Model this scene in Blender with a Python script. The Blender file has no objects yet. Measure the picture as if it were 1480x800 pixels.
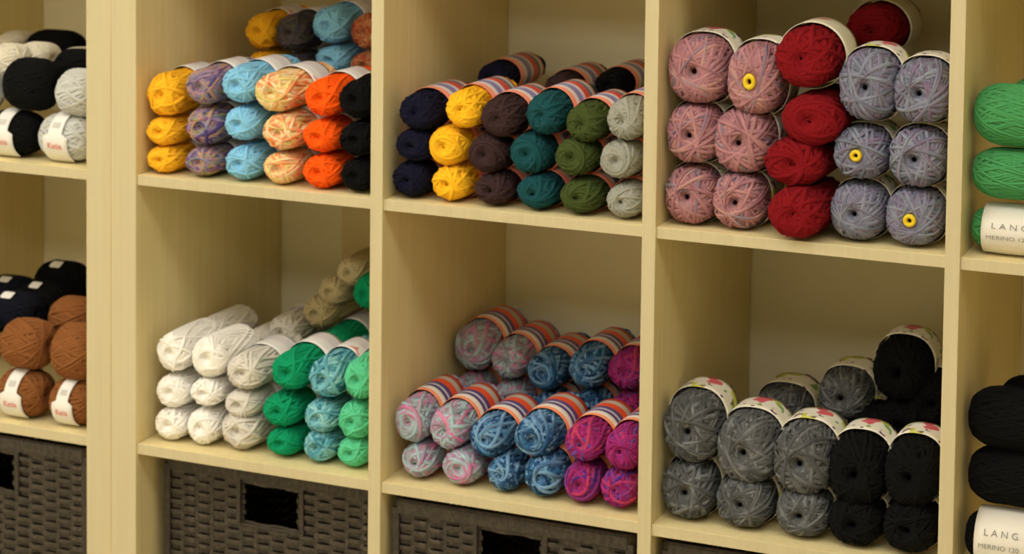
import bpy, math, random
import numpy as np
from mathutils import Vector, Matrix

S = bpy.context.scene
COL = S.collection
random.seed(7)
rng = np.random.default_rng(11)

# ---------------------------------------------------------------- camera
Z0 = 1.0747                       # underside of the upper visible shelf above the floor
FPX, YAW, PITCH, ROLL, PPY = 3203.5, -0.4067, -0.0658, 0.0114, -545.8
CAM = Vector((1.2028, -2.3858, 0.5568 + Z0))
FW = Vector((math.sin(YAW) * math.cos(PITCH), math.cos(YAW) * math.cos(PITCH), math.sin(PITCH)))
R0 = Vector((math.cos(YAW), -math.sin(YAW), 0.0))
U0 = R0.cross(FW)
RT = R0 * math.cos(ROLL) + U0 * math.sin(ROLL)
UP = -R0 * math.sin(ROLL) + U0 * math.cos(ROLL)

cd = bpy.data.cameras.new('camera')
cam = bpy.data.objects.new('camera', cd)
COL.objects.link(cam)
M = Matrix((RT, UP, -FW)).transposed().to_4x4()
M.translation = CAM
cam.matrix_world = M
cd.sensor_width = 36.0
cd.lens = FPX / 1480 * 36.0
cd.shift_y = PPY / 1480           # the photograph is the lower part of a taller frame
cd.clip_start = 0.05
cd.dof.use_dof = True
cd.dof.focus_distance = 2.3
cd.dof.aperture_fstop = 8.0
S.camera = cam


def at(px, py, Y):
    """point of the plane y = Y seen at a pixel of the 1480 x 800 photograph"""
    d = FW + RT * ((px - 740) / FPX) + UP * ((400 + PPY - py) / FPX)
    t = (Y - CAM.y) / d.y
    return CAM + d * t


def ppm(p):
    """pixels per metre at a point"""
    return FPX / ((p - CAM).dot(FW))


# ---------------------------------------------------------------- world, exposure
w = bpy.data.worlds.new('world')
S.world = w
w.use_nodes = True
w.node_tree.nodes['Background'].inputs[0].default_value = (1.0, 0.86, 0.68, 1)
w.node_tree.nodes['Background'].inputs[1].default_value = 0.05
S.view_settings.view_transform = 'Standard'
S.view_settings.look = 'None'
S.view_settings.gamma = 1.0
S.view_settings.use_curve_mapping = False
S.view_settings.exposure = -0.38


# ---------------------------------------------------------------- helpers
def srgb(h):
    if isinstance(h, str):
        h = h.lstrip('#')
        h = [int(h[i:i + 2], 16) / 255 for i in (0, 2, 4)]
    return tuple(c / 12.92 if c <= 0.04045 else ((c + 0.055) / 1.055) ** 2.4 for c in h) + (1.0,)


def new_mat(name):
    m = bpy.data.materials.new(name)
    m.use_nodes = True
    nt = m.node_tree
    b = nt.nodes['Principled BSDF']
    return m, nt, b


def ramp(nt, stops, interp='LINEAR'):
    n = nt.nodes.new('ShaderNodeValToRGB')
    cr = n.color_ramp
    cr.interpolation = interp
    cr.elements[0].position = stops[0][0]
    cr.elements[0].color = srgb(stops[0][1])
    cr.elements[1].position = stops[-1][0]
    cr.elements[1].color = srgb(stops[-1][1])
    for p, c in stops[1:-1]:
        e = cr.elements.new(p)
        e.color = srgb(c)
    return n


def mat_plain(name, col, rough=0.6, emis=None):
    m, nt, b = new_mat(name)
    b.inputs['Base Color'].default_value = srgb(col)
    b.inputs['Roughness'].default_value = rough
    n = nt.nodes.new('ShaderNodeTexNoise')
    n.inputs['Scale'].default_value = 60
    bp = nt.nodes.new('ShaderNodeBump')
    bp.inputs['Strength'].default_value = 0.05
    nt.links.new(n.outputs['Fac'], bp.inputs['Height'])
    nt.links.new(bp.outputs['Normal'], b.inputs['Normal'])
    if emis:
        b.inputs['Emission Color'].default_value = emis[0]
        b.inputs['Emission Strength'].default_value = emis[1]
    return m


def mat_wood(name, tones):
    m, nt, b = new_mat(name)
    tc = nt.nodes.new('ShaderNodeTexCoord')
    mp = nt.nodes.new('ShaderNodeMapping')
    mp.inputs['Scale'].default_value = (60, 60, 1.6)
    n = nt.nodes.new('ShaderNodeTexNoise')
    n.inputs['Scale'].default_value = 2.0
    n.inputs['Detail'].default_value = 6
    n.inputs['Roughness'].default_value = 0.6
    nt.links.new(tc.outputs['Object'], mp.inputs['Vector'])
    nt.links.new(mp.outputs['Vector'], n.inputs['Vector'])
    r = ramp(nt, tones)
    nt.links.new(n.outputs['Fac'], r.inputs['Fac'])
    nt.links.new(r.outputs['Color'], b.inputs['Base Color'])
    b.inputs['Roughness'].default_value = 0.5
    b.inputs['Specular IOR Level'].default_value = 0.3
    return m


def mat_yarn(name, stops, scale=0.0, rough=0.95, sheen=0.25, contrast=0.12):
    """stops: one colour, or a list for a colour changing along the thread"""
    m, nt, b = new_mat(name)
    at_ = nt.nodes.new('ShaderNodeAttribute')
    at_.attribute_name = 'thread'
    oi = nt.nodes.new('ShaderNodeObjectInfo')
    mad = nt.nodes.new('ShaderNodeMath')
    mad.operation = 'MULTIPLY_ADD'
    nt.links.new(oi.outputs['Random'], mad.inputs[0])
    mad.inputs[1].default_value = 57.0
    nt.links.new(at_.outputs['Fac'], mad.inputs[2])
    if isinstance(stops, str):
        col = nt.nodes.new('ShaderNodeRGB')
        col.outputs[0].default_value = srgb(stops)
        src = col.outputs[0]
    else:
        n = nt.nodes.new('ShaderNodeTexNoise')
        n.noise_dimensions = '1D'
        n.inputs['Scale'].default_value = scale
        n.inputs['Detail'].default_value = 1.5
        nt.links.new(mad.outputs[0], n.inputs['W'])
        k = len(stops)
        r = ramp(nt, [(0.27 + 0.46 * i / (k - 1), c) for i, c in enumerate(stops)])
        nt.links.new(n.outputs['Fac'], r.inputs['Fac'])
        src = r.outputs['Color']
    # fibre: small lighter and darker flecks
    tc = nt.nodes.new('ShaderNodeTexCoord')
    f = nt.nodes.new('ShaderNodeTexNoise')
    f.inputs['Scale'].default_value = 420
    f.inputs['Detail'].default_value = 3
    nt.links.new(tc.outputs['Object'], f.inputs['Vector'])
    mr = nt.nodes.new('ShaderNodeMapRange')
    mr.inputs['To Min'].default_value = 1 - contrast
    mr.inputs['To Max'].default_value = 1 + contrast
    nt.links.new(f.outputs['Fac'], mr.inputs['Value'])
    hsv = nt.nodes.new('ShaderNodeHueSaturation')
    nt.links.new(src, hsv.inputs['Color'])
    nt.links.new(mr.outputs['Result'], hsv.inputs['Value'])
    nt.links.new(hsv.outputs['Color'], b.inputs['Base Color'])
    b.inputs['Roughness'].default_value = rough
    b.inputs['Specular IOR Level'].default_value = 0.12
    b.inputs['Sheen Weight'].default_value = sheen
    b.inputs['Sheen Roughness'].default_value = 0.5
    nt.links.new(src, b.inputs['Sheen Tint'])
    bp = nt.nodes.new('ShaderNodeBump')
    bp.inputs['Strength'].default_value = 0.35
    bp.inputs['Distance'].default_value = 0.001
    nt.links.new(f.outputs['Fac'], bp.inputs['Height'])
    nt.links.new(bp.outputs['Normal'], b.inputs['Normal'])
    return m


def mat_band(name, stops, half, blotch=None):
    """printed paper band: stripes across the skein's axis (local y), optional printed marks"""
    m, nt, b = new_mat(name)
    tc = nt.nodes.new('ShaderNodeTexCoord')
    sp = nt.nodes.new('ShaderNodeSeparateXYZ')
    nt.links.new(tc.outputs['Object'], sp.inputs[0])
    mr = nt.nodes.new('ShaderNodeMapRange')
    mr.inputs['From Min'].default_value = -half
    mr.inputs['From Max'].default_value = half
    nt.links.new(sp.outputs['Y'], mr.inputs['Value'])
    r = ramp(nt, stops, 'CONSTANT')
    nt.links.new(mr.outputs['Result'], r.inputs['Fac'])
    src = r.outputs['Color']
    if blotch:
        for i, (c, sc, lo) in enumerate(blotch):
            n = nt.nodes.new('ShaderNodeTexNoise')
            n.noise_dimensions = '4D'
            n.inputs['W'].default_value = 3.1 * i + 1
            n.inputs['Scale'].default_value = sc
            n.inputs['Detail'].default_value = 1
            nt.links.new(tc.outputs['Object'], n.inputs['Vector'])
            g = nt.nodes.new('ShaderNodeMath')
            g.operation = 'GREATER_THAN'
            g.inputs[1].default_value = lo
            nt.links.new(n.outputs['Fac'], g.inputs[0])
            mx = nt.nodes.new('ShaderNodeMix')
            mx.data_type = 'RGBA'
            nt.links.new(g.outputs[0], mx.inputs[0])
            nt.links.new(src, mx.inputs[6])
            mx.inputs[7].default_value = srgb(c)
            src = mx.outputs[2]
    nt.links.new(src, b.inputs['Base Color'])
    b.inputs['Roughness'].default_value = 0.45
    return m


def link(o, parent=None):
    COL.objects.link(o)
    if parent is not None:
        o.parent = parent
    return o


def mesh_from(name, v, f, mat=None, smooth=False):
    me = bpy.data.meshes.new(name)
    me.from_pydata([tuple(p) for p in v], [], [tuple(q) for q in f])
    if mat:
        me.materials.append(mat)
    if smooth:
        me.polygons.foreach_set('use_smooth', [True] * len(me.polygons))
    me.update()
    return me


def box_mesh(name, x0, x1, y0, y1, z0, z1, mat, bevel=0.0):
    import bmesh
    bm = bmesh.new()
    bmesh.ops.create_cube(bm, size=1)
    for v in bm.verts:
        v.co = Vector(((x0 + x1) / 2 + v.co.x * (x1 - x0), (y0 + y1) / 2 + v.co.y * (y1 - y0),
                       (z0 + z1) / 2 + v.co.z * (z1 - z0)))
    if bevel:
        bmesh.ops.bevel(bm, geom=list(bm.edges), offset=bevel, segments=2, affect='EDGES', profile=0.6)
    me = bpy.data.meshes.new(name)
    bm.to_mesh(me)
    bm.free()
    me.materials.append(mat)
    if mat.name == 'birch_veneer':           # front faces: duller birch, front-to-inside light balance put into the colour
        me.materials.append(edge)
        for p in me.polygons:
            if p.normal.y < -0.9:
                p.material_index = 1
    return me


def box(name, x0, x1, y0, y1, z0, z1, mat, parent=None, bevel=0.0):
    return link(bpy.data.objects.new(name, box_mesh(name, x0, x1, y0, y1, z0, z1, mat, bevel)), parent)


def empty(name, loc=(0, 0, 0)):
    o = bpy.data.objects.new(name, None)
    o.empty_display_size = 0.02
    o.location = loc
    return link(o)


def tag(o, label, cat, group=None):
    o['label'] = label
    o['category'] = cat
    if group:
        o['group'] = group
    return o


# ---------------------------------------------------------------- the room
wall_m = mat_plain('wall_paint', '#f2e9c8', 0.85)
floor_m = mat_plain('floor_covering', '#cfc2a4', 0.6)
ceil_m = mat_plain('ceiling_paint', '#efe9dc', 0.9)
WX0, WX1, WY0, WY1, CH = -3.6, 4.2, -4.6, 0.3815, 2.75
for nm, a in (('floor', (WX0, WX1, WY0, WY1 + .1, -0.1, 0.0, floor_m)),
              ('ceiling', (WX0, WX1, WY0, WY1 + .1, CH, CH + 0.1, ceil_m)),
              ('wall_back', (WX0, WX1, WY1, WY1 + 0.1, 0, CH, wall_m)),
              ('wall_front', (WX0, WX1, WY0 - 0.1, WY0, 0, CH, wall_m)),
              ('wall_left', (WX0 - 0.1, WX0, WY0, WY1, 0, CH, wall_m)),
              ('wall_right', (WX1, WX1 + 0.1, WY0, WY1, 0, CH, wall_m))):
    o = box(nm, *a)
    o['kind'] = 'structure'

tl = at(494, 430, WY1).x
o = box('trim_1', tl, tl + 0.09, WY1 - 0.001, WY1 + 0.01, 0.3, 2.2, mat_plain('trim_paint', '#e6d3a4', 0.8))
o['kind'] = 'structure'
lamp_frame = mat_plain('lamp_housing', '#e8e6e0', 0.4)
LAMP_E = 9.6
LAMPS = [(-2.5, -1.2), (-0.8, -1.2), (0.9, -1.2), (-2.5, -3.0), (-0.8, -3.0), (0.9, -3.0)]  # all out of view; far row added to brighten the cell backs
lamp_diff = mat_plain('lamp_diffuser', '#ffffff', 0.5, ((1.0, 0.975, 0.91, 1), LAMP_E))
for i, (lx, ly) in enumerate(LAMPS):
    t = empty('unseen_ceiling_lamp', (lx, ly, CH))
    tag(t, 'unseen white rectangular ceiling lamp with a glowing diffuser', 'ceiling lamp', 'ceiling lamps in front of the shelves')
    box('housing', -0.73, 0.73, -0.33, 0.33, -0.05, 0.0, lamp_frame, t, 0.004)
    box('diffuser', -0.7, 0.7, -0.3, 0.3, -0.056, -0.048, lamp_diff, t)

# ---------------------------------------------------------------- shelving units
wood = mat_wood('birch_veneer', [(0.25, '#e2cf97'), (0.55, '#ead8a2'), (0.8, '#eedea9')])
edge = mat_wood('birch_front_lighting', [(0.25, '#c8ba93'), (0.55, '#cec19b'), (0.8, '#d2c6a1')])  # front-face copy of the birch, its light difference from the inside painted in
W, H, TD, TS, TO, DEP = 0.335, 0.3366, 0.0167, 0.0135, 0.0379, 0.38
XL = -TD / 2 - W                 # inner face of the left side panel
COLX = [XL + i * (W + TD) for i in range(5)]        # left edge of each opening
LEV = [TO + H * (k + 1) + TS * k for k in range(4)]  # underside of the shelves
TOP = TO + 5 * H + 4 * TS


def unit(x0, label):
    """five by five cube shelving, x0 = inner face of its left side panel"""
    u = empty('shelving_unit', (x0 - TO, 0, 0))
    tag(u, label, 'shelving unit')
    ox = x0 - TO
    wid = 5 * W + 4 * TD
    box('side_panel', 0, TO - 0.0004, 0, DEP, 0, TOP + TO, wood, u, 0.0012)
    box('side_panel', TO + wid, 2 * TO + wid - 0.0004, 0, DEP, 0, TOP + TO, wood, u, 0.0012)
    box('top_panel', TO, TO + wid, 0, DEP, TOP, TOP + TO, wood, u, 0.0012)
    box('bottom_panel', TO, TO + wid, 0, DEP, 0, TO, wood, u, 0.0012)
    for i in range(4):
        a = TO + W + i * (W + TD)
        box('divider', a, a + TD, 0, DEP, TO, TOP, wood, u, 0.0008)
    first = None
    for i in range(5):
        for k in range(4):
            if first is None:
                first = box('shelf_board', 0, W, 0.0025, DEP, 0, TS, wood, u, 0.0008)
                o = first
            else:
                o = link(first.copy(), u)
            o.location = (TO + i * (W + TD), 0, LEV[k])
    return u


unit(XL, 'pale birch cube shelving unit filled with colourful yarn skeins')
unit(XL - 2 * TO - 5 * W - 4 * TD, 'pale birch cube shelving unit holding brown, navy and grey yarn balls')
LX = XL - 2 * TO - W              # left edge of the last opening of the other unit
SA, SB = Z0 + TS, Z0 - H          # tops of the upper and the lower visible shelf
print('levels', LEV, Z0)

# ---------------------------------------------------------------- yarn geometry


def wound_mesh(name, R, L, sr, turns, capf=0.7, capp=2.3, bulge=0.06, hole=0.16, mix=0.14, sweep=1.0, dimple=0.010, seed=0, nseg=44, eps=(0.05, 0.2), squareness=1.0, ridges=0.001):
    """a ball of yarn wound about the y axis from one continuous thread, over a cored body"""
    g = np.random.default_rng(seed)
    hl = L / 2

    # profile from the pole to the waist: blunt cap, then a slightly bulged barrel
    cap = capf * R
    u = np.linspace(0, np.pi / 2, 60)
    pr = R * np.sin(u) ** (2 / capp)
    py = hl - cap + cap * np.cos(u) ** (2 / capp)
    py = np.append(py, 0.0)
    pr = np.append(pr, R) * (1 - bulge * (py / hl) ** 2)
    py = py - dimple * np.exp(-(pr / (0.3 * R)) ** 2)
    arc = np.concatenate([[0], np.cumsum(np.hypot(np.diff(pr), np.diff(py)))])
    arc /= arc[-1]

    def surf(c, s, az, off):
        fr = np.arctan2(s, np.abs(c)) / (np.pi / 2)
        rr = np.interp(fr, arc, pr) * (1 - off / R)
        yy = np.sign(c) * np.interp(fr, arc, py) * (1 - off / hl)
        if squareness != 1.0:
            ca, sa = np.cos(az), np.sin(az)
            q = (np.abs(ca) ** squareness + np.abs(sa) ** squareness) ** (-1 / squareness)
            k = 0.35 + 0.65 * np.clip(rr / R, 0, 1)
            rr = rr * (1 + (q - 1) * k)
        return np.stack([rr * np.cos(az), yy, rr * np.sin(az)], -1)

    n = turns * nseg
    i = np.arange(n + 1)
    th = 2 * np.pi * i / nseg
    tb = th - 0.30 * np.sin(2 * th)          # more samples round the ends
    tk = i / nseg
    prec = 2 * np.pi * tk * (1 / turns) * 1.0
    kn = np.arange(0, turns + 6, 2.5)
    ep = np.interp(tk, kn, g.uniform(eps[0], eps[1], len(kn)))
    c = np.cos(tb) * np.cos(ep)
    s = np.sqrt(np.maximum(1 - c * c, 1e-9))
    azg = np.unwrap(np.arctan2(np.sin(tb), np.sin(ep) * np.cos(tb)))
    wob = np.interp(tk, kn, g.normal(0, 0.03, len(kn)))
    ridge = np.interp(tk, kn, g.uniform(0, ridges, len(kn)))
    az = prec + (sweep - mix) * azg + mix * th + wob
    off = sr + 1.3 * sr * (1 - tk / turns) + ridge
    P = surf(c, s, az, off)
    Q = surf(c, s, az, off + 0.004)
    T = np.gradient(P, axis=0)
    T /= np.linalg.norm(T, axis=1, keepdims=True) + 1e-12
    N = P - Q
    N -= (N * T).sum(1, keepdims=True) * T
    N /= np.linalg.norm(N, axis=1, keepdims=True) + 1e-12
    B = np.cross(T, N)
    ns = 5
    a = 2 * np.pi * np.arange(ns) / ns
    ring = P[:, None, :] + sr * (np.cos(a)[None, :, None] * N[:, None, :] * 0.7 + np.sin(a)[None, :, None] * B[:, None, :] * 1.3)
    V = ring.reshape(-1, 3)
    dl = np.concatenate([[0], np.cumsum(np.linalg.norm(np.diff(P, axis=0), axis=1))])
    tv = np.repeat(dl, ns)
    k = np.arange(n)[:, None] * ns
    j = np.arange(ns)[None, :]
    j2 = (j + 1) % ns
    F = np.stack([k + j, k + j2, k + ns + j2, k + ns + j], -1).reshape(-1, 4)
    # cored body under the thread
    ca = np.linspace(0.06, np.pi - 0.06, 22)
    prof_s, prof_c = np.sin(ca), np.cos(ca)
    nb = 28
    azb = 2 * np.pi * np.arange(nb) / nb
    offb = 2.2 * sr + 0.6 * ridges
    rows = [surf(np.full(nb, cc), np.full(nb, ss), azb, offb) for cc, ss in zip(prof_c, prof_s)]
    hr = hole * R
    tun = []
    for sgn in (1, -1):
        y0 = rows[0][0, 1] if sgn > 0 else rows[-1][0, 1]
        r1 = np.stack([hr * np.cos(azb), np.full(nb, y0 - sgn * 0.002), hr * np.sin(azb)], -1)
        r2 = np.stack([hr * 0.8 * np.cos(azb), np.full(nb, y0 - sgn * 0.026), hr * 0.8 * np.sin(azb)], -1)
        r3 = np.stack([hr * 0.02 * np.cos(azb), np.full(nb, y0 - sgn * 0.03), hr * 0.02 * np.sin(azb)], -1)
        tun.append([r1, r2, r3])
    rows = tun[0][::-1] + rows + tun[1]
    BV = np.concatenate(rows)
    nr = len(rows)
    kk = np.arange(nr - 1)[:, None] * nb
    jj = np.arange(nb)[None, :]
    jj2 = (jj + 1) % nb
    BF = np.stack([kk + jj, kk + jj2, kk + nb + jj2, kk + nb + jj], -1).reshape(-1, 4) + len(V)
    VV = np.concatenate([V, BV])
    FF = np.concatenate([F, BF])
    me = bpy.data.meshes.new(name)
    me.vertices.add(len(VV))
    me.vertices.foreach_set('co', VV.astype(np.float32).ravel())
    me.loops.add(FF.size)
    me.loops.foreach_set('vertex_index', FF.astype(np.int32).ravel())
    me.polygons.add(len(FF))
    me.polygons.foreach_set('loop_start', (np.arange(len(FF)) * 4).astype(np.int32))
    me.polygons.foreach_set('use_smooth', np.ones(len(FF), dtype=bool))
    me.update(calc_edges=True)
    me.validate()
    at_ = me.attributes.new('thread', 'FLOAT', 'POINT')
    tb_ = np.concatenate([tv, np.tile(np.linspace(0, dl[-1], nb), nr)]).astype(np.float32)
    at_.data.foreach_set('value', tb_)
    me.materials.append(None)
    return me


SK = {}          # kind -> (R, L, [meshes])


def kind(key, R, L, n, **k):
    SK[key] = (R, L, [wound_mesh('yarn_' + key, R, L, seed=31 * q + len(SK), **k) for q in range(n)], k.get('bulge', 0.06), k.get('squareness', 1.0))


kind('small', 0.029, 0.155, 4, sr=0.0020, turns=58, hole=0.12, mix=0.14, sweep=1.7, dimple=0.009, eps=(0.03, 0.30), ridges=0.0022)
kind('roll', 0.029, 0.155, 3, sr=0.0021, turns=54, hole=0.10, mix=0.16, sweep=2.1, dimple=0.007, eps=(0.03, 0.38), ridges=0.0018)
kind('big', 0.036, 0.125, 3, sr=0.0019, turns=70, hole=0.24, mix=0.15, sweep=1.1, capf=0.62, capp=2.4, dimple=0.006, eps=(0.14, 0.36), squareness=2.5, ridges=0.0016)
kind('ball', 0.036, 0.105, 2, sr=0.0018, turns=76, hole=0.14, mix=0.12, sweep=1.1, capf=0.95, bulge=0.1, dimple=0.01, eps=(0.07, 0.5), ridges=0.001)


def band_mesh(name, key, half, mat, y0=0.0, gap=0.0006, flap=None):
    """paper sleeve round the waist of a skein; flap=(angle0, angle1, half) widens it there"""
    R, L, _, e, sq = SK[key]
    nb = 48
    az = 2 * np.pi * np.arange(nb) / nb
    t = 0.0005

    def prof(y):
        return R * (1 - e * np.clip(np.abs(y) / (L / 2), 0, 1) ** 2)

    rows = []
    nr = 7
    for side in (0, 1):
        for q in range(nr):
            u = -1 + 2 * q / (nr - 1)
            if side:
                u = -u
            hh = np.full(nb, half)
            if flap:
                a0, a1, hf = flap
                d = np.abs((az - (a0 + a1) / 2 + np.pi) % (2 * np.pi) - np.pi)
                k = np.clip(((a1 - a0) / 2 - d) / 0.12, 0, 1)
                hh = half + (hf - half) * k
            y = y0 + u * hh
            rr = prof(y) + gap + (0 if side else t)
            if sq != 1.0:
                ca, sa = np.cos(az), np.sin(az)
                rr = rr * (np.abs(ca) ** sq + np.abs(sa) ** sq) ** (-1 / sq)
            rows.append(np.stack([rr * np.cos(az), y, rr * np.sin(az)], -1))
    V = np.concatenate(rows)
    n2 = len(rows)
    F = []
    for k in range(n2):
        k2 = (k + 1) % n2
        for j in range(nb):
            j2 = (j + 1) % nb
            F.append((k * nb + j, k2 * nb + j, k2 * nb + j2, k * nb + j2))
    return mesh_from(name, V, F, mat, True)


def text_verts(s, size):
    cu = bpy.data.curves.new('t', 'FONT')
    cu.body = s
    cu.size = size
    cu.align_x = 'CENTER'
    cu.align_y = 'CENTER'
    cu.extrude = 0.0
    cu.resolution_u = 3
    o = bpy.data.objects.new('t', cu)
    COL.objects.link(o)
    dg = bpy.context.evaluated_depsgraph_get()
    me = o.evaluated_get(dg).to_mesh()
    v = [tuple(p.co) for p in me.vertices]
    f = [tuple(p.vertices) for p in me.polygons]
    o.evaluated_get(dg).to_mesh_clear()
    bpy.data.objects.remove(o)
    bpy.data.curves.remove(cu)
    return v, f


def lettering_mesh(name, s, size, R, a0, y0, mat):
    """lettering that follows a sleeve of radius R: reading direction along +y, up along +angle"""
    v, f = text_verts(s, size)
    out = []
    for x, y, z in v:
        a = a0 + y / R
        out.append((R * math.cos(a), y0 + x, R * math.sin(a)))
    return mesh_from(name, out, f, mat)


# ---------------------------------------------------------------- yarn colours
Y = {}
for k, v in dict(
        yellow='#ffbc2a', blue='#86c6ea', orange='#ff5e12', black='#0b0b0c', navy='#141428', gold='#ffbf26',
        brown='#3c2a2b', teal='#1a4a50', olive='#424e26', grey='#9b9b90', red='#7d1219', white='#fbf7f0',
        palegrey='#d8d2c8', green='#0f9364', mint='#5cc796', beige='#bfae86', leaf='#4a955a', coal='#0e0e0e',
        chestnut='#8a5730', cream='#e4dcc6', silver='#c9cac6', midnight='#12141f').items():
    Y[k] = mat_yarn('yarn_' + k, v, sheen=0.0 if k in ('black', 'coal', 'navy', 'midnight', 'brown') else 0.2)
Y['purple_mix'] = mat_yarn('yarn_purple_mix', ['#5d5480', '#a88fa8', '#74508c', '#b88f74', '#7d80a0', '#a09a50', '#54457a'], 9.0)
Y['peach_mix'] = mat_yarn('yarn_peach_mix', ['#f2dc8c', '#f5c58e', '#f07a3c', '#f6ddb0', '#e5cf7c', '#f29a6a', '#d8c878'], 9.0)
Y['aqua_mix'] = mat_yarn('yarn_aqua_mix', ['#2f6f86', '#7fc4cf', '#4b93a8', '#9ad3d4', '#35788c', '#6db4bb'], 6.0)
Y['pinkgrey'] = mat_yarn('yarn_pinkgrey', ['#8d98a0', '#d873a8', '#9aa2a8', '#a9c3cc', '#a77fa0', '#8f9298', '#d884aa'], 8.0)
Y['denim'] = mat_yarn('yarn_denim', ['#1d3a5f', '#356a9a', '#22405f', '#7ba3c8', '#2a5080', '#182c4a', '#5289b5'], 5.0)
Y['magenta'] = mat_yarn('yarn_magenta', ['#3f2668', '#6f4a9a', '#95286e', '#8a2360', '#a8327a', '#bf4060', '#553088'], 0.8)
Y['pink_mix'] = mat_yarn('yarn_pink_mix', ['#83707f', '#a8747c', '#b58084', '#946670', '#bd8c84', '#857a86'], 7.0)
Y['lilac_mix'] = mat_yarn('yarn_lilac_mix', ['#6a6f80', '#7c8092', '#756b82', '#888d9c', '#646876', '#806f88'], 7.0)
Y['stone_mix'] = mat_yarn('yarn_stone_mix', ['#444546', '#5f6062', '#4f5051', '#787a7b', '#494a4a'], 14.0)
Y['dark_mix'] = mat_yarn('yarn_dark_mix', ['#4a3f48', '#4c5140', '#5a4a52', '#3c3f4a', '#5d5648'], 9.0)
Y['coral_mix'] = mat_yarn('yarn_coral_mix', ['#b3603e', '#c88a5e', '#a8442e', '#c9a070', '#8f4a38'], 9.0)

print_red = mat_plain('print_red', '#e0523f', 0.5)
print_grey = mat_plain('print_grey', '#8d8a82', 0.5)
plug_m = mat_plain('plug_plastic', '#e6c61c', 0.35)

paper = mat_plain('white_paper', '#efece6', 0.5)
cream_paper = mat_plain('cream_paper', '#e6e0d4', 0.5)
STR = [(0, '#e98d72'), (0.14, '#ece2da'), (0.26, '#8f88b8'), (0.44, '#dcd6dc'), (0.54, '#dd4f3c'), (0.72, '#77707c'), (0.84, '#e8e0d8'), (0.93, '#e98d72')]
STR2 = [(0, '#e88a62'), (0.1, '#ece4da'), (0.24, '#54467e'), (0.34, '#d8d2de'), (0.4, '#54467e'), (0.52, '#e5532c'), (0.72, '#b9b3a8'), (0.88, '#e5532c')]
FLO = [(0, '#ece6d4'), (0.5, '#efeade'), (0.9, '#dfdca8')]
FB = [('#cfd05a', 38, 0.62), ('#7ba860', 60, 0.65), ('#6a4a66', 85, 0.635), ('#d8606c', 45, 0.655)]
BAND = {
    'white': ('small', 0.025, mat_band('band_white', [(0, '#ece8e6'), (0.45, '#ddd5d8'), (0.8, '#ece8e6')], 0.025, [('#d98b7c', 45, 0.70)])),
    'stripe': ('roll', 0.038, mat_band('band_stripe', STR, 0.038)),
    'orange': ('roll', 0.036, mat_band('band_orange', STR2, 0.036)),
    'floral': ('big', 0.022, mat_band('band_floral', FLO, 0.022, FB)),
    'cream': ('roll', 0.030, mat_band('band_cream', [(0, '#e6dfc4'), (0.9, '#e6dfc4')], 0.030, [('#d8857a', 30, 0.68), ('#c9c85a', 34, 0.70)])),
}
for k, (key, half, m) in list(BAND.items()):
    BAND[k] = (key, half, band_mesh('paper_band_' + k, key, half, m))

counter = [0]


def skein(key, colour, px, py, rx, ry, yf, label, group=None, band=None, floor_z=None, axis='y', yaw=0.0, pitch=0.0, plug=False, length=None, name='yarn_skein', cat='yarn skein', zfix=None):
    """one skein whose near end shows at a pixel of the photograph, yf behind the shelf front"""
    R, L, meshes, e, sq = SK[key]
    if axis == 'y':
        L2 = length or L
        c = at(px, py, yf + 0.022)
        s = ppm(c)
        Rx, Rz = rx * 1.04 / s, ry * 1.02 / s
        z = floor_z + Rz if floor_z is not None else c.z
        loc = Vector((c.x, yf + L2 / 2, z))
        loc.x += math.sin(yaw) * -(L2 / 2 - 0.02)
        scale = (Rx / R, L2 / L, Rz / R)
        rot = (pitch, 0, yaw)
    else:                          # lies across the shelf
        c = at(px, py, yf + 0.03)
        s = ppm(c)
        Rz = ry / s
        hl = rx / s / math.cos(YAW) * 0.97
        z = floor_z + Rz if floor_z is not None else c.z
        loc = Vector((c.x, yf + R * 1.0, z))
        scale = (1.0, hl * 2 / L, Rz / R)
        rot = (0, 0, -math.pi / 2 + yaw)
    # keep it inside its opening: between the uprights and on or above its shelf
    hx = (Rx if axis == 'y' else hl) * 0.99
    for ox in COLX + [LX]:
        if ox - 0.02 < c.x < ox + W + 0.02 and hx < W / 2:
            loc.x = min(max(loc.x, ox + hx), ox + W - hx)
    loc.z = max(loc.z, (SA if loc.z > SA - 0.03 else SB) + Rz * 0.99)
    t = empty(name, loc)
    t.rotation_euler = rot
    t.scale = scale
    tag(t, label, cat, group)
    counter[0] += 1
    me = meshes[counter[0] % len(meshes)]
    o = link(bpy.data.objects.new('yarn', me), t)
    o.material_slots[0].link = 'OBJECT'
    o.material_slots[0].material = Y[colour]
    if sq == 1.0:
        o.rotation_euler = (0, counter[0] * 2.399, 0)
    else:
        o.rotation_euler = (0, (counter[0] % 4) * math.pi / 2, 0)
    if band:
        b = link(bpy.data.objects.new('paper_band', BAND[band][2]), t)
        b.rotation_euler = (0, counter[0] * 0.9 if sq == 1.0 else (counter[0] * 3 % 4) * math.pi / 2, 0)
        if sq == 1.0:
            b.location.y = 0.010 if key == 'small' else 0.007
        else:
            b.location.y = 0.006
    if plug:
        p = link(bpy.data.objects.new('core_plug', PLUG), t)
        p.location = (0, -L / 2 + 0.002, 0)
        p['label'] = 'yellow plastic core'
    return t


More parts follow.
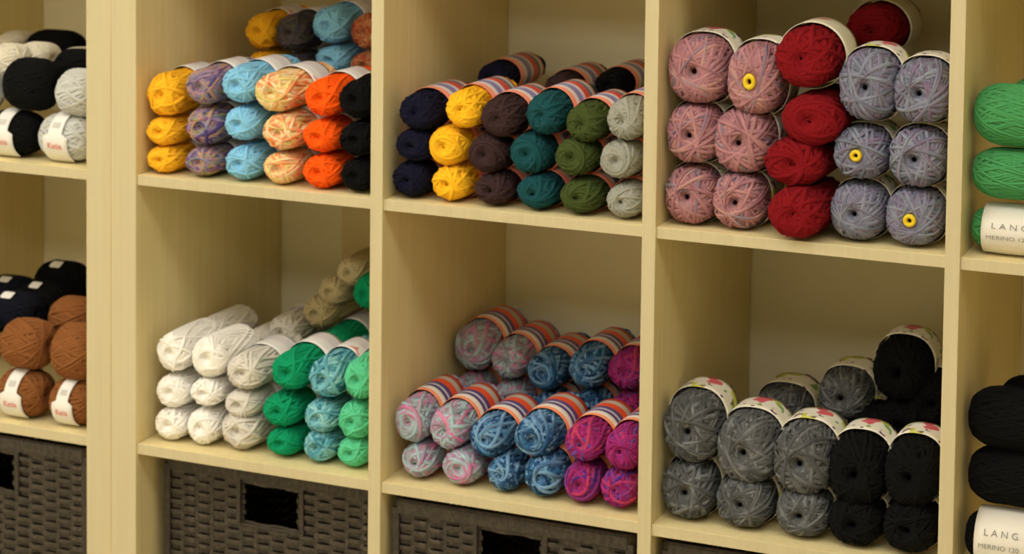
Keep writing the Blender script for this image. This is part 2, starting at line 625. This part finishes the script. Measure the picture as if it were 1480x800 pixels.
def plug_mesh():
    nb = 20
    prof = [(0.0028, 0.006), (0.0028, 0.0), (0.0046, -0.0012), (0.0074, -0.0006), (0.0078, 0.002), (0.0072, 0.02)]
    V, F = [], []
    for r, y in prof:
        for j in range(nb):
            a = 2 * math.pi * j / nb
            V.append((r * math.cos(a), y, r * math.sin(a)))
    for k in range(len(prof) - 1):
        for j in range(nb):
            j2 = (j + 1) % nb
            F.append((k * nb + j, k * nb + j2, (k + 1) * nb + j2, (k + 1) * nb + j))
    return mesh_from('core_plug', V, F, plug_m, True)


PLUG = plug_mesh()

POS = {2: ['upper', 'lower'], 3: ['top', 'middle', 'bottom'], 4: ['topmost', 'second from top', 'second from bottom', 'bottom'], 1: ['single']}


def stack(key, colour, phrase, where, items, yf, band, base, group, plugs=(), bands=None, **k):
    n = len(items)
    for i, it in enumerate(items):
        px, py, rx, ry = it[:4]
        y = yf + (it[4] if len(it) > 4 else 0)
        lab = f'{phrase}, {POS[n][i]} of the stack {where}'
        skein(key, colour, px, py, rx, ry, y, lab, group, (bands or {}).get(i, band), base if i == n - 1 else None, plug=i in plugs, **k)


# upper cell beside the side panel
G = 'skeins stacked three high by the side panel'
a1 = dict(yf=0.004, band='white', base=SA, group=G)
stack('small', 'yellow', 'golden yellow yarn skein', 'next to the purple variegated skeins', [(237, 136, 32, 34), (238, 189, 29, 23), (239, 227, 28, 21)], **a1)
stack('small', 'purple_mix', 'purple and lilac variegated yarn skein', 'between golden yellow and light blue', [(296, 124, 30, 29), (297, 182, 30, 29), (295, 232, 29, 23)], **a1)
stack('small', 'blue', 'light blue yarn skein', 'next to the peach variegated skeins', [(350, 121, 31, 29), (352, 178, 30, 27), (353, 233, 30, 27)], **a1)
stack('small', 'peach_mix', 'peach and cream variegated yarn skein', 'between light blue and orange', [(400, 133, 36, 31), (410, 190, 33, 28), (408, 242, 30, 25)], **a1)
stack('small', 'orange', 'bright orange yarn skein', 'between peach variegated and black', [(470, 140, 32, 30), (466, 196, 31, 26), (467, 247, 31, 26)], **a1)
stack('small', 'black', 'black yarn skein', 'beside the bright orange skeins', [(520, 143, 33, 31), (521, 200, 32, 28), (523, 251, 31, 26)], **a1)

# upper middle cell
G = 'skeins stacked three high with striped bands'
a2 = dict(yf=0.004, band='stripe', base=SA, group=G)
stack('roll', 'navy', 'navy blue yarn skein', 'next to the sunflower yellow skeins', [(608, 161, 34, 30), (601, 209, 32, 26), (595, 259, 31, 28)], **a2)
stack('roll', 'gold', 'sunflower yellow yarn skein', 'between navy blue and dark brown', [(673, 157, 31, 31), (648, 210, 31, 31), (653, 266, 31, 28)], **a2)
stack('roll', 'brown', 'dark brown yarn skein', 'between yellow and dark teal', [(725, 169, 33, 32), (706, 221, 31, 31), (715, 274, 31, 25)], **a2)
stack('roll', 'teal', 'dark teal yarn skein', 'between dark brown and olive green', [(789, 164, 31, 33), (767, 221, 32, 32), (777, 278, 32, 27)], **a2)
stack('roll', 'olive', 'olive green yarn skein', 'between dark teal and pale grey', [(847, 177, 31, 31), (832, 226, 32, 30), (840, 282, 34, 27)], **a2)
stack('roll', 'grey', 'pale grey yarn skein', 'next to the olive green skeins', [(906, 172, 31, 33), (896, 230, 31, 30), (904, 286, 30, 27)], **a2)

# upper right cell
G = 'fat skeins of the dark red, pink and lilac cell'
a3 = dict(yf=0.006, band='floral', base=SA, group=G)
stack('big', 'pink_mix', 'dusty pink mottled yarn skein', 'against the left divider', [(1008, 101, 46, 51), (998, 193, 41, 45), (991, 283, 39, 43)], **a3)
stack('big', 'pink_mix', 'dusty pink mottled yarn skein', 'touching the dark red skeins', [(1090, 115, 42, 54), (1072, 204, 44, 49), (1067, 292, 39, 42)], plugs=(0,), **a3)
stack('roll', 'red', 'dark red yarn skein', 'between dusty pink and lilac grey', [(1165, 84, 48, 47), (1175, 172, 49, 40), (1150, 234, 48, 38), (1151, 308, 45, 40, -0.018)], 0.0, None, SA, G, length=0.135, bands={0: 'cream'})
stack('big', 'lilac_mix', 'lilac grey mottled yarn skein', 'touching the dark red skeins', [(1254, 124, 44, 53), (1243, 221, 40, 39), (1239, 303, 41, 43)], plugs=(1,), **a3)
stack('big', 'lilac_mix', 'lilac grey mottled yarn skein', 'against the right divider', [(1332, 133, 43, 48), (1325, 228, 42, 44), (1320, 314, 42, 43)], plugs=(2,), **a3)

# lower cell beside the side panel
G = 'skeins stacked three high in the white and green cell'
b1 = dict(yf=0.016, band='white', base=SB, group=G)
stack('small', 'white', 'white fluffy yarn skein', 'nearest the side panel', [(256, 506, 29, 31), (254, 563, 28, 26), (252, 607, 27, 25)], length=0.108, **dict(b1, band=None))
stack('small', 'white', 'white fluffy yarn skein', 'next to the pale grey skeins', [(307, 514, 31, 32), (303, 564, 27, 22), (298, 613, 27, 28)], length=0.108, **dict(b1, band=None))
stack('small', 'palegrey', 'pale silver grey yarn skein', 'between white and emerald green', [(357, 536, 32, 28), (352, 582, 29, 23), (350, 627, 33, 30)], **b1)
stack('small', 'green', 'emerald green yarn skein', 'next to the pale silver grey skeins', [(422, 535, 33, 30), (409, 591, 31, 26), (412, 637, 29, 23)], **b1)
stack('small', 'aqua_mix', 'aqua and teal variegated yarn skein', 'between emerald and mint green', [(474, 544, 30, 32), (466, 600, 28, 27), (464, 648, 26, 25)], **b1)
stack('small', 'mint', 'mint green yarn skein', 'next to the aqua variegated skeins', [(523, 546, 27, 33), (515, 606, 28, 30), (513, 658, 27, 24)], **b1)

# lower middle cell
G = 'variegated skeins stacked two high with orange bands'
b2 = dict(yf=0.012, band='orange', base=SB, group=G)
stack('roll', 'pinkgrey', 'pink and grey speckled yarn skein', 'closest to the left divider', [(598, 606, 29, 35), (607, 667, 28, 27)], **b2)
stack('roll', 'pinkgrey', 'pink and grey speckled yarn skein', 'next to the denim blue skeins', [(650, 617, 31, 34), (669, 674, 32, 28)], **b2)
stack('roll', 'denim', 'denim blue variegated yarn skein', 'next to the pink speckled skeins', [(708, 631, 32, 32), (731, 683, 28, 29)], **b2)
stack('roll', 'denim', 'denim blue variegated yarn skein', 'next to the magenta skeins', [(775, 630, 34, 32), (786, 692, 31, 34)], **b2)
stack('roll', 'magenta', 'magenta and violet striped yarn skein', 'next to the denim blue skeins', [(846, 638, 32, 30), (842, 701, 29, 32)], **b2)
stack('roll', 'magenta', 'magenta and violet striped yarn skein', 'against the right divider', [(902, 648, 30, 33), (896, 715, 30, 32)], **b2)

# lower right cell
G = 'fat skeins stacked two high in the grey and black cell'
b3 = dict(yf=0.012, band='floral', base=SB, group=G)
stack('big', 'stone_mix', 'mottled grey yarn skein', 'against the left divider', [(998, 619, 43, 52), (992, 715, 40, 44)], **b3)
stack('big', 'stone_mix', 'mottled grey yarn skein', 'between two other grey stacks', [(1079, 649, 46, 52), (1074, 731, 42, 39)], **b3)
stack('big', 'stone_mix', 'mottled grey yarn skein', 'touching the black skeins', [(1160, 665, 45, 52), (1159, 748, 40, 36)], **b3)
stack('big', 'coal', 'black yarn skein with printed floral band', 'touching the grey skeins', [(1238, 681, 44, 52), (1236, 766, 40, 36)], **b3)
stack('big', 'coal', 'black yarn skein with printed floral band', 'against the right divider', [(1317, 685, 41, 50), (1314, 775, 40, 40)], **b3)

# ---------------------------------------------------------------- skeins further back
def rear(rows, cell):
    short = {'white': 0.108}
    for key, colour, px, py, rx, ry, yy, band, lab in rows:
        skein(key, colour, px, py, rx, ry, yy, lab, 'skeins at the back of the ' + cell, band, length=short.get(colour))


rear([('small', 'yellow', 380, 45, 27, 28, 0.19, 'white', 'golden yellow skein on the back row, beside the dark mottled skein'),
      ('small', 'yellow', 382, 94, 27, 22, 0.19, 'white', 'golden yellow skein on the back row, under another yellow skein'),
      ('small', 'dark_mix', 425, 47, 28, 29, 0.19, 'white', 'dark mottled skein on the back row, beside a blue skein'),
      ('small', 'dark_mix', 428, 97, 28, 22, 0.19, 'white', 'dark mottled skein on the back row, under another dark mottled skein'),
      ('small', 'blue', 480, 36, 31, 29, 0.19, 'white', 'light blue skein, upper one on the back row'),
      ('small', 'blue', 483, 86, 30, 22, 0.19, 'white', 'light blue skein on the back row, under another blue skein'),
      ('small', 'coral_mix', 533, 45, 27, 28, 0.19, 'white', 'rust coloured mottled skein, upper one behind the divider'),
      ('small', 'coral_mix', 532, 94, 27, 22, 0.19, 'white', 'rust coloured mottled skein behind the divider, under another rust one')], 'yellow to black cell')
rear([('roll', 'navy', 716, 112, 27, 23, 0.165, 'stripe', 'navy blue skein lying behind the navy stack with striped band'),
      ('roll', 'brown', 812, 127, 27, 23, 0.17, 'stripe', 'dark brown skein lying behind the brown stack with striped band'),
      ('roll', 'black', 884, 122, 26, 22, 0.17, 'stripe', 'blackish skein lying behind the olive and grey stacks')], 'striped band cell')
rear([('roll', 'red', 1262, 44, 43, 39, 0.165, 'cream', 'dark red skein with cream band, behind the topmost red skein')], 'pink and lilac cell')
rear([('small', 'white', 306, 480, 28, 26, 0.128, None, 'white fluffy skein lying on the back of the outer white stack'),
      ('small', 'white', 364, 502, 28, 24, 0.128, None, 'white fluffy skein behind the inner white stack'),
      ('small', 'palegrey', 413, 478, 27, 25, 0.16, 'white', 'pale silver grey skein lying on top at the back'),
      ('small', 'green', 488, 498, 30, 27, 0.173, 'white', 'emerald green skein with white band behind the emerald stack'),
      ('small', 'beige', 463, 450, 28, 25, 0.19, None, 'beige skein, lowest of the beige heap at the back'),
      ('small', 'beige', 484, 419, 25, 23, 0.20, None, 'beige skein in the middle of the beige heap'),
      ('small', 'beige', 511, 391, 25, 23, 0.21, None, 'beige skein topping the beige heap at the back'),
      ('small', 'green', 534, 421, 25, 28, 0.17, 'white', 'dark emerald skein high at the back beside the beige heap'),
      ('small', 'aqua_mix', 558, 512, 28, 26, 0.174, 'white', 'aqua variegated skein behind the aqua stack')], 'white and green cell')
rear([('roll', 'pinkgrey', 686, 502, 33, 36, 0.185, 'orange', 'pink and grey speckled skein, upper back row, against the side'),
      ('roll', 'pinkgrey', 737, 519, 29, 30, 0.185, 'orange', 'pink and grey speckled skein, upper back row, beside a blue one'),
      ('roll', 'denim', 790, 536, 30, 29, 0.185, 'orange', 'denim blue skein, upper back row, beside a pink speckled one'),
      ('roll', 'denim', 850, 531, 31, 32, 0.185, 'orange', 'denim blue skein, upper back row, beside a magenta one'),
      ('roll', 'magenta', 908, 535, 32, 29, 0.185, 'orange', 'magenta and violet skein, upper back row'),
      ('roll', 'pinkgrey', 680, 566, 29, 30, 0.19, 'orange', 'pink and grey speckled skein, lower back row, against the side'),
      ('roll', 'pinkgrey', 738, 576, 29, 29, 0.19, 'orange', 'pink and grey speckled skein, lower back row, beside a blue one'),
      ('roll', 'denim', 795, 592, 29, 29, 0.19, 'orange', 'denim blue skein, lower back row, beside a pink speckled one'),
      ('roll', 'denim', 852, 592, 29, 30, 0.19, 'orange', 'denim blue skein, lower back row, beside a magenta one'),
      ('roll', 'magenta', 910, 592, 30, 29, 0.19, 'orange', 'magenta and violet skein, lower back row')], 'orange band cell')
rear([('big', 'stone_mix', 1219, 572, 38, 36, 0.15, 'floral', 'mottled grey skein at the back beside the black pile'),
      ('big', 'coal', 1301, 536, 42, 46, 0.15, 'floral', 'black skein with floral band, highest of the back pile'),
      ('big', 'coal', 1350, 580, 40, 42, 0.16, 'floral', 'black skein at the back, wedged against the right divider'),
      ('big', 'coal', 1262, 618, 40, 34, 0.15, 'floral', 'black skein at the back, under the mottled grey one'),
      ('big', 'stone_mix', 1128, 598, 42, 38, 0.16, 'floral', 'mottled grey skein at the back behind the grey stacks'),
      ('big', 'coal', 1304, 612, 42, 34, 0.15, 'floral', 'black skein at the back, under another black skein')], 'grey and black cell')

# ---------------------------------------------------------------- balls lying across the shelf
LABEL = band_mesh('paper_label', 'ball', 0.0135, paper, flap=(-1.25, 0.25, 0.0235))
SLEEVE = band_mesh('paper_sleeve', 'ball', 0.033, cream_paper)
def tag_mesh(half, a0, a1):
    R = 0.0375
    V, F = [], []
    n = 8
    for r in (R, R - 0.0006):
        for i in range(n + 1):
            a = a0 + (a1 - a0) * i / n
            h = half * (0.75 if i in (0, n) else 1.0)
            for y in (-h, h):
                V.append((r * math.cos(a), y, r * math.sin(a)))
    m = 2 * (n + 1)
    for i in range(n):
        F.append((2 * i, 2 * i + 2, 2 * i + 3, 2 * i + 1))
        F.append((m + 2 * i, m + 2 * i + 1, m + 2 * i + 3, m + 2 * i + 2))
        for k in (0, 1):
            F.append((2 * i + k, 2 * i + 2 + k, m + 2 * i + 2 + k, m + 2 * i + k))
    F.append((0, 1, m + 1, m))
    F.append((2 * n, 2 * n + 1, m + 2 * n + 1, m + 2 * n))
    return mesh_from('paper_tag', V, F, paper)


STRIP = tag_mesh(0.011, 0.9, 1.3)
KAT = lettering_mesh('lettering_red', 'Katia', 0.0135, 0.0379, -0.22, 0.0, print_red)
BAR = lettering_mesh('barcode_bars', '||||||', 0.010, 0.0379, 0.62, 0.0, print_grey)
LNG = lettering_mesh('lettering_maker', 'L A N G', 0.0115, 0.0379, 0.02, -0.002, print_grey)
MER = lettering_mesh('lettering_kind', 'MERINO 120', 0.0085, 0.0379, -0.42, -0.004, print_grey)


def ball(colour, px, py, rx, ry, yf, label, group, lab=None, floor_z=None, yaw=0.0, roll=0.0):
    t = skein('ball', colour, px, py, rx, ry, yf, label, group, None, floor_z, axis='x', yaw=yaw, name='yarn_ball', cat='yarn ball')
    if lab == 'flap':
        b = link(bpy.data.objects.new('paper_label', LABEL), t)
        for nm, me in (('lettering', KAT), ('barcode', BAR)):
            link(bpy.data.objects.new(nm, me), b)
    elif lab == 'sleeve':
        b = link(bpy.data.objects.new('paper_sleeve', SLEEVE), t)
        for nm, me in (('lettering', LNG), ('lettering', MER)):
            link(bpy.data.objects.new(nm, me), b)
    elif lab == 'strip':
        b = link(bpy.data.objects.new('paper_label', STRIP), t)
    if lab:
        b.rotation_euler = (0, -roll, 0)
    return t


G = 'green balls stacked across the shelf'
ball('leaf', 1464, 167, 66, 48, 0.01, 'leaf green yarn ball, top of three green balls', G)
ball('leaf', 1464, 252, 66, 39, 0.01, 'leaf green yarn ball, middle of three green balls', G)
ball('leaf', 1464, 326, 66, 36, 0.012, 'leaf green yarn ball with printed cream sleeve', G, 'sleeve', SA, roll=0.28)
ball('leaf', 1512, 146, 52, 34, 0.09, 'leaf green yarn ball with white label behind the top one', G, 'strip')
G = 'black balls heaped across the shelf'
ball('coal', 1466, 607, 68, 47, 0.02, 'black yarn ball without label, top of the heap', G)
ball('coal', 1466, 690, 68, 44, 0.02, 'black yarn ball lying on the one with printed sleeve', G)
ball('coal', 1456, 772, 62, 42, 0.008, 'black yarn ball with printed cream sleeve', G, 'sleeve', SB, roll=0.42)
ball('coal', 1502, 585, 58, 40, 0.10, 'black yarn ball with white label behind the top one', G, 'strip')
G = 'black, grey and cream balls of the other unit'
ball('coal', 20, 195, 44, 34, 0.008, 'black yarn ball with white label and red lettering', G, 'flap', SA)
ball('silver', 98, 199, 44, 36, 0.008, 'light grey yarn ball with white label and red lettering', G, 'flap', SA)
ball('coal', 44, 122, 42, 40, 0.008, 'black yarn ball lying on the black ball with label', G)
ball('silver', 115, 134, 34, 36, 0.008, 'light grey yarn ball lying on the grey ball with label', G)
ball('silver', -42, 130, 44, 40, 0.008, 'light grey yarn ball at the edge beside a black ball', G)
ball('cream', 12, 92, 32, 30, 0.07, 'cream yarn ball behind the black ball, beside the grey one', G)
ball('cream', 52, 84, 28, 24, 0.11, 'cream yarn ball behind the black ball, lying next to black', G)
ball('coal', 112, 98, 36, 28, 0.08, 'black yarn ball behind the light grey ball', G)
ball('coal', 78, 66, 42, 24, 0.19, 'black yarn ball lying highest at the back', G)
ball('cream', 116, 84, 28, 16, 0.16, 'cream yarn ball wedged at the back behind black balls', G)
ball('cream', 22, 60, 22, 16, 0.2, 'small cream yarn ball at the back', G)
G = 'brown and navy balls of the other unit'
ball('chestnut', 34, 570, 40, 35, 0.006, 'chestnut brown yarn ball with label, under the rounder brown ball', G, 'flap', SB)
ball('chestnut', 108, 580, 37, 34, 0.006, 'chestnut brown yarn ball with label, against the side panel', G, 'flap', SB)
ball('chestnut', 38, 497, 39, 38, 0.008, 'chestnut brown yarn ball beside the navy balls', G)
ball('chestnut', 110, 509, 37, 43, 0.008, 'chestnut brown yarn ball, upper one against the side panel', G)
ball('chestnut', 106, 458, 36, 30, 0.08, 'chestnut brown yarn ball behind the upper brown balls', G)
ball('midnight', -48, 505, 44, 42, 0.012, 'navy yarn ball at the edge beside a brown ball', G)
ball('midnight', 18, 452, 42, 32, 0.07, 'navy yarn ball with white label behind a brown ball', G, 'strip')
ball('coal', 58, 436, 38, 30, 0.125, 'black yarn ball with white label behind the navy ball', G, 'strip')
ball('coal', 88, 408, 40, 32, 0.19, 'black yarn ball lying highest at the back with a dim label', G, 'strip')
ball('midnight', 14, 424, 40, 26, 0.15, 'navy yarn ball with white label at the back', G, 'strip')

# ---------------------------------------------------------------- wicker baskets
wick = mat_band('wicker', [(0, '#3c342b'), (1, '#3c342b')], 1.0, [('#2e2720', 130, 0.52), ('#4a4137', 90, 0.60)])
rimm = mat_band('wicker_rim', [(0, '#3a322a'), (1, '#3a322a')], 1.0, [('#2c2620', 160, 0.5)])
BW, BD, BH = 0.306, 0.325, 0.331
PITCHW, SH, STEP = 0.0068, 0.0061, BW / 14


def strip_mesh(phase, gap=None):
    """one woven strand running round the basket, in front of and behind the stakes"""
    pts = []
    side = [(0, 0, 1, 0, BW, 0, -1), (BW, 0, 0, 1, BD, 1, 0), (BW, BD, -1, 0, BW, 0, 1), (0, BD, 0, -1, BD, -1, 0)]
    k = 0
    for (x, y, dx, dy, ln, nx, ny) in side:
        m = 28
        for q in range(m):
            t = ln * (q + 0.5) / m
            o = 0.0024 * math.sin(math.pi * (q + 0.5) / 2 + math.pi * phase)
            pts.append((x + dx * t + nx * o, y + dy * t + ny * o, nx, ny, (x + dx * t) if ny == -1 else None))
    V, F = [], []
    for x, y, nx, ny, fx in pts:
        for (a, b) in ((0.0007, -0.5), (0.0013, 0.0), (0.0007, 0.5), (-0.0007, 0.5), (-0.0007, -0.5)):
            V.append((x + nx * a, y + ny * a, SH * b))
    n = len(pts)
    for i in range(n):
        i2 = (i + 1) % n
        if gap and pts[i][4] is not None and pts[i2][4] is not None and gap[0] < (pts[i][4] + pts[i2][4]) / 2 < gap[1]:
            continue
        for j in range(5):
            j2 = (j + 1) % 5
            F.append((i * 5 + j, i * 5 + j2, i2 * 5 + j2, i2 * 5 + j))
    return mesh_from('wicker_strand', V, F, wick, False)


HOLE = (BW / 2 - 0.043, BW / 2 + 0.043)
HZ = (BH - 0.077, BH - 0.024)
STRANDS = {(ph, g): strip_mesh(ph, HOLE if g else None) for ph in (0, 1) for g in (0, 1)}
STAKE = {}


def basket(x, y, z, label):
    b = empty('wicker_basket', (x, y, z))
    tag(b, label, 'basket', 'wicker baskets on the bottom visible row')
    rows = int((BH - 0.022) / PITCHW)
    for r in range(rows):
        zc = 0.005 + PITCHW * (r + 0.5)
        g = 1 if HZ[0] < zc < HZ[1] else 0
        o = link(bpy.data.objects.new('wicker_strand', STRANDS[(r % 2, g)]), b)
        o.location.z = zc
    for i in range(15):
        sx = STEP * i
        for sy in (0.0, BD):
            z1 = BH - 0.015
            if sy == 0.0 and HOLE[0] < sx < HOLE[1]:
                z1 = HZ[0]
            if z1 not in STAKE:
                STAKE[z1] = box_mesh('stake', -0.0022, 0.0022, -0.0011, 0.0011, 0.002, z1, wick)
            o = link(bpy.data.objects.new('stake', STAKE[z1]), b)
            o.location = (sx, sy, 0)
    t = 0.007
    rim = link(bpy.data.objects.new('rim', RIM), b)
    box('base_board', 0.002, BW - 0.002, 0.002, BD - 0.002, 0.0, 0.004, rimm, b)
    fr = [(HOLE[0] - 0.006, HOLE[0], HZ[0] - 0.003, HZ[1] + 0.004), (HOLE[1], HOLE[1] + 0.006, HZ[0] - 0.003, HZ[1] + 0.004)]
    for x0, x1, z0, z1 in fr:
        box('handle_post', x0, x1, -0.005, 0.005, z0, z1, rimm, b, 0.0015)
    box('handle_sill', HOLE[0], HOLE[1], -0.004, 0.004, HZ[0] - 0.004, HZ[0], rimm, b, 0.001)
    for cx in (0.0, BW):
        box('corner_post', cx - 0.005, cx + 0.005, -0.005, 0.005, 0.0, BH - 0.014, rimm, b, 0.0015)
    return b


def rim_mesh():
    """binding wound round the top edge: many short wraps"""
    V, F = [], []
    prof = [(-0.006, -0.008), (-0.006, 0.006), (-0.003, 0.009), (0.003, 0.009), (0.006, 0.006), (0.006, -0.008)]
    loop = []
    c = [(0, 0), (BW, 0), (BW, BD), (0, BD)]
    nrm = [(0, -1), (1, 0), (0, 1), (-1, 0)]
    for s in range(4):
        (x0, y0), (x1, y1) = c[s], c[(s + 1) % 4]
        m = 56
        for q in range(m):
            t = (q + 0.5) / m
            loop.append((x0 + (x1 - x0) * t, y0 + (y1 - y0) * t, nrm[s], 1.0 if q % 2 else 0.9))
    for x, y, (nx, ny), k in loop:
        for a, b in prof:
            V.append((x - nx * a * k, y - ny * a * k, BH - 0.012 + b))
    n, p = len(loop), len(prof)
    for i in range(n):
        i2 = (i + 1) % n
        for j in range(p):
            j2 = (j + 1) % p
            F.append((i * p + j, i2 * p + j, i2 * p + j2, i * p + j2))
    return mesh_from('rim', V, F, rimm, False)


RIM = rim_mesh()
SC = LEV[1 - 1] + TS               # top of the shelf the baskets stand on
basket(COLX[0] + 0.0215, 0.044, SC, 'dark brown wicker basket with handle hole, below the white and green skeins')
basket(COLX[1] + 0.0145, 0.018, SC, 'dark brown wicker basket below the pink, denim and magenta skeins')
basket(COLX[2] + 0.0145, 0.018, SC, 'dark brown wicker basket below the grey and black skeins')
basket(LX + 0.0185, 0.015, SC, 'dark brown wicker basket below the chestnut brown balls')
